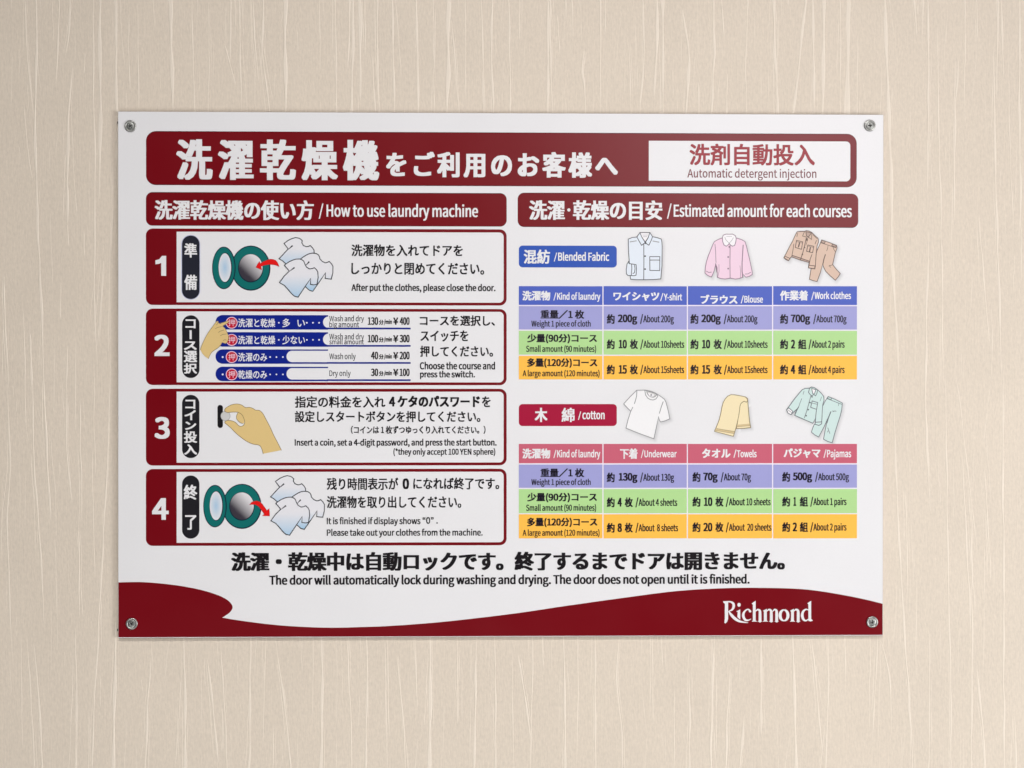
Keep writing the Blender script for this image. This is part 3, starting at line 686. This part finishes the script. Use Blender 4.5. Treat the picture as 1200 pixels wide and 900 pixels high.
def hand_press():
    s = Sheet(7); C = lambda p: crop(p, 220, 360, 12.86); S, Lk = K('skin'), K('skin_line')
    p = C([(192, 642), (215, 570), (245, 500), (285, 425), (330, 352), (370, 300), (405, 250), (440, 208), (462, 212), (466, 240), (490, 252), (530, 232), (570, 215), (605, 203), (622, 214), (612, 235), (580, 258), (530, 284), (556, 310), (578, 345), (598, 385), (612, 425), (618, 462), (604, 510), (578, 545), (545, 540), (520, 530), (490, 580), (450, 618), (400, 652), (360, 682), (335, 725), (312, 778), (262, 742), (222, 700)])
    s.poly(p, S)
    for q in ([(192, 642), (215, 570), (285, 425), (370, 300), (440, 208)], [(466, 240), (530, 232), (605, 203)], [(612, 235), (530, 284), (556, 310), (578, 345), (612, 425), (618, 462), (604, 510), (578, 545), (545, 540)],
              [(520, 530), (490, 580), (450, 618), (360, 682), (312, 778)], [(418, 325), (455, 305), (512, 293)], [(465, 382), (490, 362), (545, 346)], [(495, 430), (530, 412), (582, 405)], [(538, 502), (562, 490), (582, 497)], [(462, 212), (455, 245), (430, 270)]):
        s.line(smooth(C(q), False, 4), .5*MM, Lk)
    s.build('pointing_hand_picture', sign)
hand_press()
def hand_coin():
    s = Sheet(4); C = lambda p: crop(p, 245, 465, 12.0); S, Lk = K('skin'), K('skin_line')
    l, bo, r, t = (*C([(119, 438)])[0], *C([(195, 115)])[0]); s.rrect(l, bo, r, t, 3.1*MM, K('black'))
    c = C([(231, 270)])[0]; s.disc(c, 5.7*MM, 5.8*MM, K('mid_grey')); s.disc(c, 5.2*MM, 5.3*MM, K('coin'))
    out = smooth(C([(225, 205), (220, 185), (240, 155), (300, 120), (350, 105), (400, 101), (460, 116), (510, 150), (570, 148), (620, 165), (655, 188), (710, 192), (760, 240), (795, 305), (830, 370), (870, 450), (910, 540), (965, 645), (1018, 750)]), False, 3)
    low = smooth(C([(760, 800), (745, 740), (708, 682), (620, 665), (520, 620), (400, 530), (300, 430), (225, 370)]), False, 3)
    gap = smooth(C([(222, 350), (260, 332), (330, 340), (380, 367), (410, 400), (445, 416), (482, 402), (501, 370), (500, 340), (480, 280), (450, 240), (400, 217), (330, 215), (260, 221), (225, 205)]), False, 3)
    s.poly(out+low+gap[:-1], S)
    s.poly(C([(405, 222), (450, 240), (480, 280), (498, 340), (495, 372), (470, 376), (430, 356), (397, 322), (386, 282)]), S)
    for q in (out, low+gap): s.line(q, .62*MM, Lk)
    s.line(smooth(C([(408, 225), (388, 265), (390, 312), (425, 352), (470, 376)]), False, 4), .55*MM, Lk)
    s.build('coin_hand_picture', sign)
hand_coin()

def garment(name, ox, oz, sc, shadow, shapes):
    """shapes: ('fill', pts, ink, line ink) / ('line', pts, ink, width) / ('dot', point, ink, radius)"""
    s = Sheet(1)
    if shadow:
        for pts in shadow: soft_shadow(s, crop(pts, ox, oz, sc), 1.5, 1.6, 3.8)
    s.layer = 3
    for sh in shapes:
        if sh[0] == 'fill':
            p = crop(sh[1], ox, oz, sc); s.poly(p, K(sh[2]))
            if sh[3]: s.line(p, .85*MM, K(sh[3]), closed=True)
        elif sh[0] == 'line': s.line(crop(sh[1], ox, oz, sc), sh[3]*MM, K(sh[2]))
        else: s.disc(crop([sh[1]], ox, oz, sc)[0], sh[3]*MM, sh[3]*MM, K(sh[2]), n=12)
    return s.build(name, sign)
LK = 'outline'
body = [(145, 195), (205, 172), (270, 165), (320, 98), (470, 98), (510, 160), (575, 172), (640, 195), (650, 230), (655, 300), (652, 600), (635, 795), (520, 806), (400, 808), (260, 808), (180, 800), (165, 700), (160, 540), (150, 400), (145, 280)]
garment('dress_shirt_picture', 725, 265, 12.86, [body], [
    ('fill', body, 'shirt_blue', LK),
    ('fill', [(125, 572), (150, 535), (165, 565), (205, 572), (262, 580), (268, 640), (262, 740), (225, 748), (190, 745), (140, 745), (116, 720), (114, 650)], 'shirt_blue', LK),
    ('line', [(195, 575), (198, 640), (190, 742)], LK, .8), ('line', [(240, 590), (246, 640), (238, 700), (214, 716)], LK, .8), ('line', [(150, 530), (160, 566)], LK, 1.1),
    ('fill', [(320, 98), (470, 98), (440, 180), (400, 240), (350, 170)], 'collar_white', LK),
    ('fill', [(320, 98), (352, 172), (398, 245), (370, 270), (345, 290), (310, 230), (275, 165)], 'shirt_blue', LK),
    ('fill', [(470, 98), (442, 180), (402, 245), (425, 268), (455, 288), (490, 215), (510, 160)], 'shirt_blue', LK),
    ('line', [(378, 275), (380, 540), (377, 806)], LK, .8), ('dot', (402, 255), LK, 1.15), ('dot', (398, 453), LK, 1.0), ('dot', (398, 648), LK, 1.0),
    ('line', [(468, 460), (620, 460), (618, 670), (470, 668), (468, 460)], LK, .8), ('line', [(470, 512), (620, 512)], LK, .8),
    ('line', [(172, 238), (265, 222)], 'mid_grey', .9), ('line', [(515, 225), (608, 242)], 'mid_grey', .9), ('line', [(360, 135), (435, 135)], 'mid_grey', .5), ('line', [(370, 160), (425, 160)], 'mid_grey', .5)])
body = [(370, 152), (300, 180), (240, 215), (212, 270), (180, 350), (140, 450), (108, 550), (92, 640), (85, 730), (130, 770), (190, 797), (215, 750), (235, 700), (262, 580), (285, 640), (288, 800), (345, 822), (420, 830), (505, 815), (585, 830), (650, 822), (705, 800), (700, 740), (758, 800), (815, 785), (865, 755), (862, 700), (845, 620), (820, 500), (795, 400), (770, 290), (745, 212), (690, 180), (600, 152)]
PL = 'pink_line'
garment('blouse_picture', 820, 268, 14.06, [body], [
    ('fill', body, 'pink_cloth', PL), ('line', [(262, 580), (268, 640), (285, 720)], PL, 1.2), ('line', [(250, 255), (262, 380), (264, 470), (268, 560)], PL, .7),
    ('line', [(715, 270), (706, 420), (697, 560), (697, 700), (712, 800)], PL, 1.1), ('line', [(315, 590), (318, 700), (298, 795)], PL, .5), ('line', [(662, 610), (672, 700), (668, 812)], PL, .5),
    ('line', [(108, 700), (150, 722), (192, 715)], PL, .7), ('line', [(748, 748), (795, 745), (838, 718)], PL, .7), ('line', [(500, 280), (497, 550), (500, 815)], PL, .75),
    ('fill', [(385, 108), (430, 90), (485, 92), (545, 90), (588, 118), (600, 165), (592, 225), (572, 278), (535, 288), (505, 268), (485, 245), (465, 268), (435, 290), (398, 268), (378, 215), (373, 150)], 'collar_white', PL),
    ('line', [(412, 138), (430, 185), (485, 240), (530, 190), (552, 148)], 'mid_grey', .5), ('line', [(440, 130), (530, 128)], 'mid_grey', .4),
    ('dot', (487, 300), PL, 1.1), ('dot', (468, 467), PL, 1.0), ('dot', (468, 658), PL, 1.0)])
jac = [(310, 85), (360, 78), (420, 78), (450, 68), (490, 75), (530, 95), (580, 145), (625, 185), (632, 240), (610, 300), (598, 400), (590, 500), (585, 600), (575, 645), (530, 640), (480, 630), (484, 590), (490, 545), (355, 510), (235, 465), (212, 470), (180, 522), (140, 505), (110, 475), (150, 400), (195, 310), (240, 230), (275, 150)]
pan = [(680, 208), (790, 245), (905, 290), (912, 330), (885, 400), (865, 490), (845, 580), (900, 650), (960, 715), (925, 770), (885, 815), (810, 750), (740, 680), (710, 620), (695, 570), (660, 700), (610, 835), (550, 822), (495, 800), (508, 720), (520, 640), (578, 640), (592, 500), (592, 430), (612, 360), (645, 290)]
TL = 'tan_line'
garment('work_clothes_picture', 910, 265, 12.86, [jac, pan], [
    ('fill', pan, 'tan_cloth', TL), ('line', [(665, 250), (770, 285), (890, 325)], TL, .7), ('fill', [(682, 212), (735, 228), (722, 262), (668, 246)], 'tan_dark', TL), ('fill', [(840, 270), (900, 292), (895, 320), (832, 298)], 'tan_dark', TL),
    ('line', [(775, 300), (768, 340), (755, 372)], TL, .6), ('line', [(848, 310), (862, 350), (885, 385)], TL, .6), ('line', [(735, 430), (715, 490), (697, 575)], TL, 1.1), ('line', [(788, 602), (845, 582)], TL, .6), ('line', [(795, 590), (812, 622)], TL, .5),
    ('fill', jac, 'tan_cloth', TL), ('fill', [(232, 440), (355, 480), (492, 528), (490, 548), (355, 512), (228, 464)], 'tan_dark', TL), ('fill', [(122, 452), (202, 488), (180, 520), (112, 478)], 'tan_cloth', TL), ('fill', [(488, 590), (578, 600), (573, 642), (482, 630)], 'tan_cloth', TL),
    ('line', [(260, 270), (245, 370), (228, 460)], TL, .7), ('line', [(532, 430), (505, 500), (488, 590)], TL, .8), ('line', [(600, 215), (580, 268)], TL, .7), ('line', [(318, 105), (305, 160)], TL, .6),
    ('line', [(448, 175), (425, 280), (395, 400), (358, 512)], TL, .9), ('line', [(470, 200), (440, 290)], TL, .5),
    ('fill', [(300, 215), (392, 238), (375, 350), (282, 322)], 'tan_cloth', TL), ('fill', [(470, 285), (560, 305), (542, 402), (452, 380)], 'tan_cloth', TL),
    ('line', [(346, 250), (330, 312)], TL, 1.5), ('line', [(508, 325), (496, 385)], TL, 1.5), ('line', [(305, 235), (385, 255)], TL, .5), ('line', [(474, 302), (556, 322)], TL, .5),
    ('fill', [(440, 85), (525, 100), (480, 165), (450, 150)], 'tan_dark', TL), ('line', [(418, 88), (390, 150), (440, 162), (458, 200), (478, 165), (525, 202), (532, 105)], TL, .7),
    ('dot', (456, 210), TL, .9), ('dot', (419, 322), TL, .9), ('dot', (387, 428), TL, .95), ('line', [(325, 88), (408, 82)], TL, .5), ('line', [(545, 130), (610, 190)], TL, .5)])
tee = [(270, 95), (330, 94), (400, 92), (490, 110), (560, 140), (630, 185), (690, 230), (712, 275), (730, 340), (752, 430), (770, 525), (700, 555), (630, 572), (612, 540), (600, 490), (570, 640), (530, 825), (320, 750), (110, 665), (140, 540), (182, 410), (130, 360), (75, 300), (170, 195)]
EL = 'tee_line'
garment('t_shirt_picture', 725, 450, 12.86, [tee], [
    ('fill', tee, 'tee_white', EL), ('line', [(274, 105), (270, 180), (255, 240), (238, 295)], EL, .9), ('line', [(670, 268), (640, 350), (615, 440)], EL, .9), ('line', [(212, 350), (182, 412)], EL, .8),
    ('fill', [(392, 93), (575, 150), (590, 185), (560, 225), (520, 241), (480, 236), (440, 215), (408, 170)], 'tee_white', EL), ('fill', [(418, 100), (560, 145), (572, 165), (550, 188), (520, 200), (485, 194), (455, 175), (432, 145)], 'coin', EL),
    ('fill', [(440, 130), (535, 158), (520, 190), (485, 190), (455, 172)], 'collar_white', None), ('dot', (490, 165), EL, 1.1)])
twb = [(560, 250), (600, 200), (650, 150), (690, 180), (700, 300), (712, 450), (725, 580), (745, 690), (620, 705), (495, 708), (520, 560), (545, 380)]
twf = [(108, 757), (150, 660), (190, 560), (220, 440), (240, 330), (262, 250), (295, 190), (340, 140), (400, 112), (460, 115), (520, 124), (590, 138), (650, 152), (685, 185), (690, 225), (668, 245), (630, 228), (595, 248), (570, 275), (555, 320), (550, 380), (535, 480), (510, 600), (480, 720), (440, 845), (300, 808)]
TW = 'towel_line'
garment('towel_picture', 830, 455, 15.0, [twb, twf], [
    ('fill', twb, 'towel', TW), ('fill', [(508, 640), (725, 622), (733, 655), (503, 675)], 'towel_band', None), ('line', [(504, 678), (735, 658)], TW, .4),
    ('fill', twf, 'towel', None), ('fill', [(142, 712), (455, 764), (446, 800), (124, 742)], 'towel_band', None), ('line', [(146, 708), (457, 760)], TW, .5), ('line', [(126, 742), (446, 796)], TW, .4),
    ('line', twf+[twf[0]], TW, .8), ('line', [(690, 190), (700, 300), (712, 450), (725, 580), (745, 690), (620, 705), (490, 708)], TW, .9)])
top_ = [(300, 105), (340, 86), (400, 84), (430, 66), (475, 78), (515, 105), (560, 145), (600, 195), (608, 250), (590, 310), (582, 400), (578, 500), (572, 585), (535, 606), (480, 590), (488, 500), (452, 577), (320, 520), (195, 465), (205, 425), (250, 345), (200, 400), (142, 455), (98, 432), (80, 385), (130, 320), (180, 250), (240, 175)]
ptr = [(665, 200), (765, 240), (865, 292), (855, 390), (835, 470), (800, 580), (760, 710), (722, 850), (660, 832), (600, 800), (618, 700), (640, 590), (668, 500), (702, 415), (660, 510), (610, 620), (532, 770), (480, 742), (430, 702), (445, 650), (470, 592), (572, 586), (580, 480), (582, 350), (620, 270)]
ML = 'mint_line'
garment('pajamas_picture', 915, 448, 12.0, [top_, ptr], [
    ('fill', ptr, 'mint', ML), ('line', [(645, 228), (750, 268), (862, 312)], ML, .7), ('fill', [(668, 203), (715, 220), (705, 245), (650, 225)], 'mint', ML), ('line', [(722, 402), (780, 408)], ML, .5), ('line', [(730, 415), (765, 400)], ML, .5),
    ('line', [(660, 640), (690, 722)], ML, .6), ('line', [(655, 700), (666, 680)], ML, .6), ('line', [(702, 415), (668, 500), (648, 570)], ML, 1.2), ('line', [(815, 290), (810, 330)], ML, .5),
    ('fill', top_, 'mint', ML), ('line', [(292, 230), (270, 290), (250, 345)], ML, .6), ('line', [(250, 345), (222, 395), (198, 455)], ML, 1.1), ('line', [(500, 390), (492, 460), (484, 560)], ML, .9), ('line', [(572, 205), (552, 262)], ML, .5), ('line', [(325, 125), (312, 170)], ML, .5),
    ('fill', [(112, 360), (168, 408), (142, 455), (98, 432), (80, 385)], 'collar_white', ML), ('line', [(100, 388), (150, 425)], ML, .5), ('fill', [(484, 562), (575, 556), (572, 585), (535, 606), (480, 590)], 'mint', ML),
    ('line', [(422, 190), (395, 290), (365, 400), (330, 500)], ML, .7), ('fill', [(440, 262), (518, 285), (502, 380), (418, 352)], 'mint', ML), ('line', [(434, 290), (512, 310)], ML, .6),
    ('fill', [(430, 66), (475, 78), (515, 108), (508, 150), (488, 190), (460, 172), (432, 192), (405, 165), (388, 140), (402, 88)], 'mint', ML), ('fill', [(432, 85), (492, 105), (470, 165), (448, 160)], 'collar_white', ML),
    ('dot', (438, 205), ML, .95), ('dot', (410, 285), ML, .95), ('dot', (385, 385), ML, .95), ('dot', (356, 470), ML, .95)])

# ------------------------------------------------------------------ typeset everything
set_all_text()
for s, name, parent in PENDING: s.build(name, parent)

# ------------------------------------------------------------------ screws with cup washers
def metal(name, rgb, rough):
    m = bpy.data.materials.new(name); m.use_nodes = True
    nt = m.node_tree; b = nt.nodes['Principled BSDF']
    b.inputs['Metallic'].default_value = 1; b.inputs['Base Color'].default_value = (*rgb, 1)
    co = nt.nodes.new('ShaderNodeTexCoord'); n = nt.nodes.new('ShaderNodeTexNoise'); n.inputs['Scale'].default_value = 900
    nt.links.new(co.outputs['Object'], n.inputs['Vector'])
    mr = nt.nodes.new('ShaderNodeMapRange'); mr.inputs['To Min'].default_value = rough-.08; mr.inputs['To Max'].default_value = rough+.12
    nt.links.new(n.outputs['Fac'], mr.inputs['Value']); nt.links.new(mr.outputs[0], b.inputs['Roughness'])
    bp = nt.nodes.new('ShaderNodeBump'); bp.inputs['Strength'].default_value = .15; bp.inputs['Distance'].default_value = .0003
    nt.links.new(n.outputs['Fac'], bp.inputs['Height']); nt.links.new(bp.outputs['Normal'], b.inputs['Normal'])
    return m
steel = metal('screw_steel', (.36, .37, .35), .46); washer_m = metal('washer_steel', (.44, .44, .42), .42)
dark = bpy.data.materials.new('recess_dark'); dark.use_nodes = True
dark.node_tree.nodes['Principled BSDF'].inputs['Base Color'].default_value = (.03, .03, .03, 1); dark.node_tree.nodes['Principled BSDF'].inputs['Roughness'].default_value = .5
def lathe(profile, n=40):
    v, f = [], []
    for r, h in profile: v += [(r*math.cos(2*math.pi*i/n), -h, r*math.sin(2*math.pi*i/n)) for i in range(n)]
    for k in range(len(profile)-1):
        for i in range(n): j = (i+1) % n; f.append((k*n+i, k*n+j, (k+1)*n+j, (k+1)*n+i))
    return v, f
def screw_meshes():
    # cup washer: rounded rim falling into a countersunk seat
    pr = [(6.9, 0), (6.95, .5), (6.7, 1.0), (6.2, 1.35), (5.7, 1.45), (5.2, 1.3), (4.8, .95), (4.6, .75)]
    wv, wf = lathe([(r*MM, h*MM) for r, h in pr])
    # head: a polar grid whose middle sinks into a cross recess
    n, rings = 64, 22; hv = []; hf = []; mi = []
    R = 4.62*MM
    for k in range(rings+1):
        r = R*k/rings
        for i in range(n):
            a = 2*math.pi*i/n; x, z = r*math.cos(a), r*math.sin(a)
            h = (.75+.75*math.sqrt(max(0, 1-(r/R)**2*.98)))*MM
            u, w = x*math.cos(.6)+z*math.sin(.6), -x*math.sin(.6)+z*math.cos(.6)
            d = max(min((.55*MM-abs(u))/(.25*MM), (2.6*MM-abs(w))/(.6*MM)), min((.55*MM-abs(w))/(.25*MM), (2.6*MM-abs(u))/(.6*MM)))
            d = min(max(d, 0), 1)
            hv.append((x, -(h-d*1.1*MM), z))
    for k in range(rings):
        for i in range(n):
            j = (i+1) % n; hf.append((k*n+i, k*n+j, (k+1)*n+j, (k+1)*n+i))
            r = R*(k+.5)/rings; a = 2*math.pi*(i+.5)/n; x, z = r*math.cos(a), r*math.sin(a)
            u, w = x*math.cos(.6)+z*math.sin(.6), -x*math.sin(.6)+z*math.cos(.6)
            mi.append(1 if ((abs(u) < .42*MM and abs(w) < 2.3*MM) or (abs(w) < .42*MM and abs(u) < 2.3*MM)) else 0)
    return wv, wf, hv, hf, mi
wv, wf, hv, hf, hmi = screw_meshes()
def fixnormals(me):
    import bmesh
    bm = bmesh.new(); bm.from_mesh(me); bmesh.ops.remove_doubles(bm, verts=bm.verts, dist=1e-7); bmesh.ops.recalc_face_normals(bm, faces=bm.faces)
    if sum(f.normal.y for f in bm.faces) > 0: bmesh.ops.reverse_faces(bm, faces=bm.faces)
    bm.to_mesh(me); bm.free()
screw = mesh_object('screw', hv, hf, [steel, dark], sign, hmi, True); washer = mesh_object('cup_washer', wv, wf, [washer_m], screw, None, True)
fixnormals(screw.data); fixnormals(washer.data)
spots = [(152.9, 147.9, 0), (1019.2, 147.2, .5), (154.5, 730.9, 1.1), (1022, 728.9, 2.0)]
for i, (px, py, a) in enumerate(spots):
    o, w = (screw, washer) if i == 0 else (screw.copy(), washer.copy())
    if i: COL.objects.link(o); COL.objects.link(w); o.parent = sign; w.parent = o
    x, z = U(px, py); o.location = (x, -.0001, z); o.rotation_euler = (0, a, 0)
# dark ends of the wall plugs peeping out at the left edge
pv, pf = lathe([(0.0001, .0026), (1.6*MM, .0026), (1.9*MM, .0022), (1.9*MM, 0)], 16)
plug = mesh_object('wall_plug', pv, pf, [dark], sign); fixnormals(plug.data)
for i, (px, py) in enumerate(((138.0, 143.2), (138.0, 738.6))):
    o = plug if i == 0 else plug.copy()
    if i: COL.objects.link(o); o.parent = sign
    x, z = U(px, py); o.location = (x+.0004, WALL_Y, z)
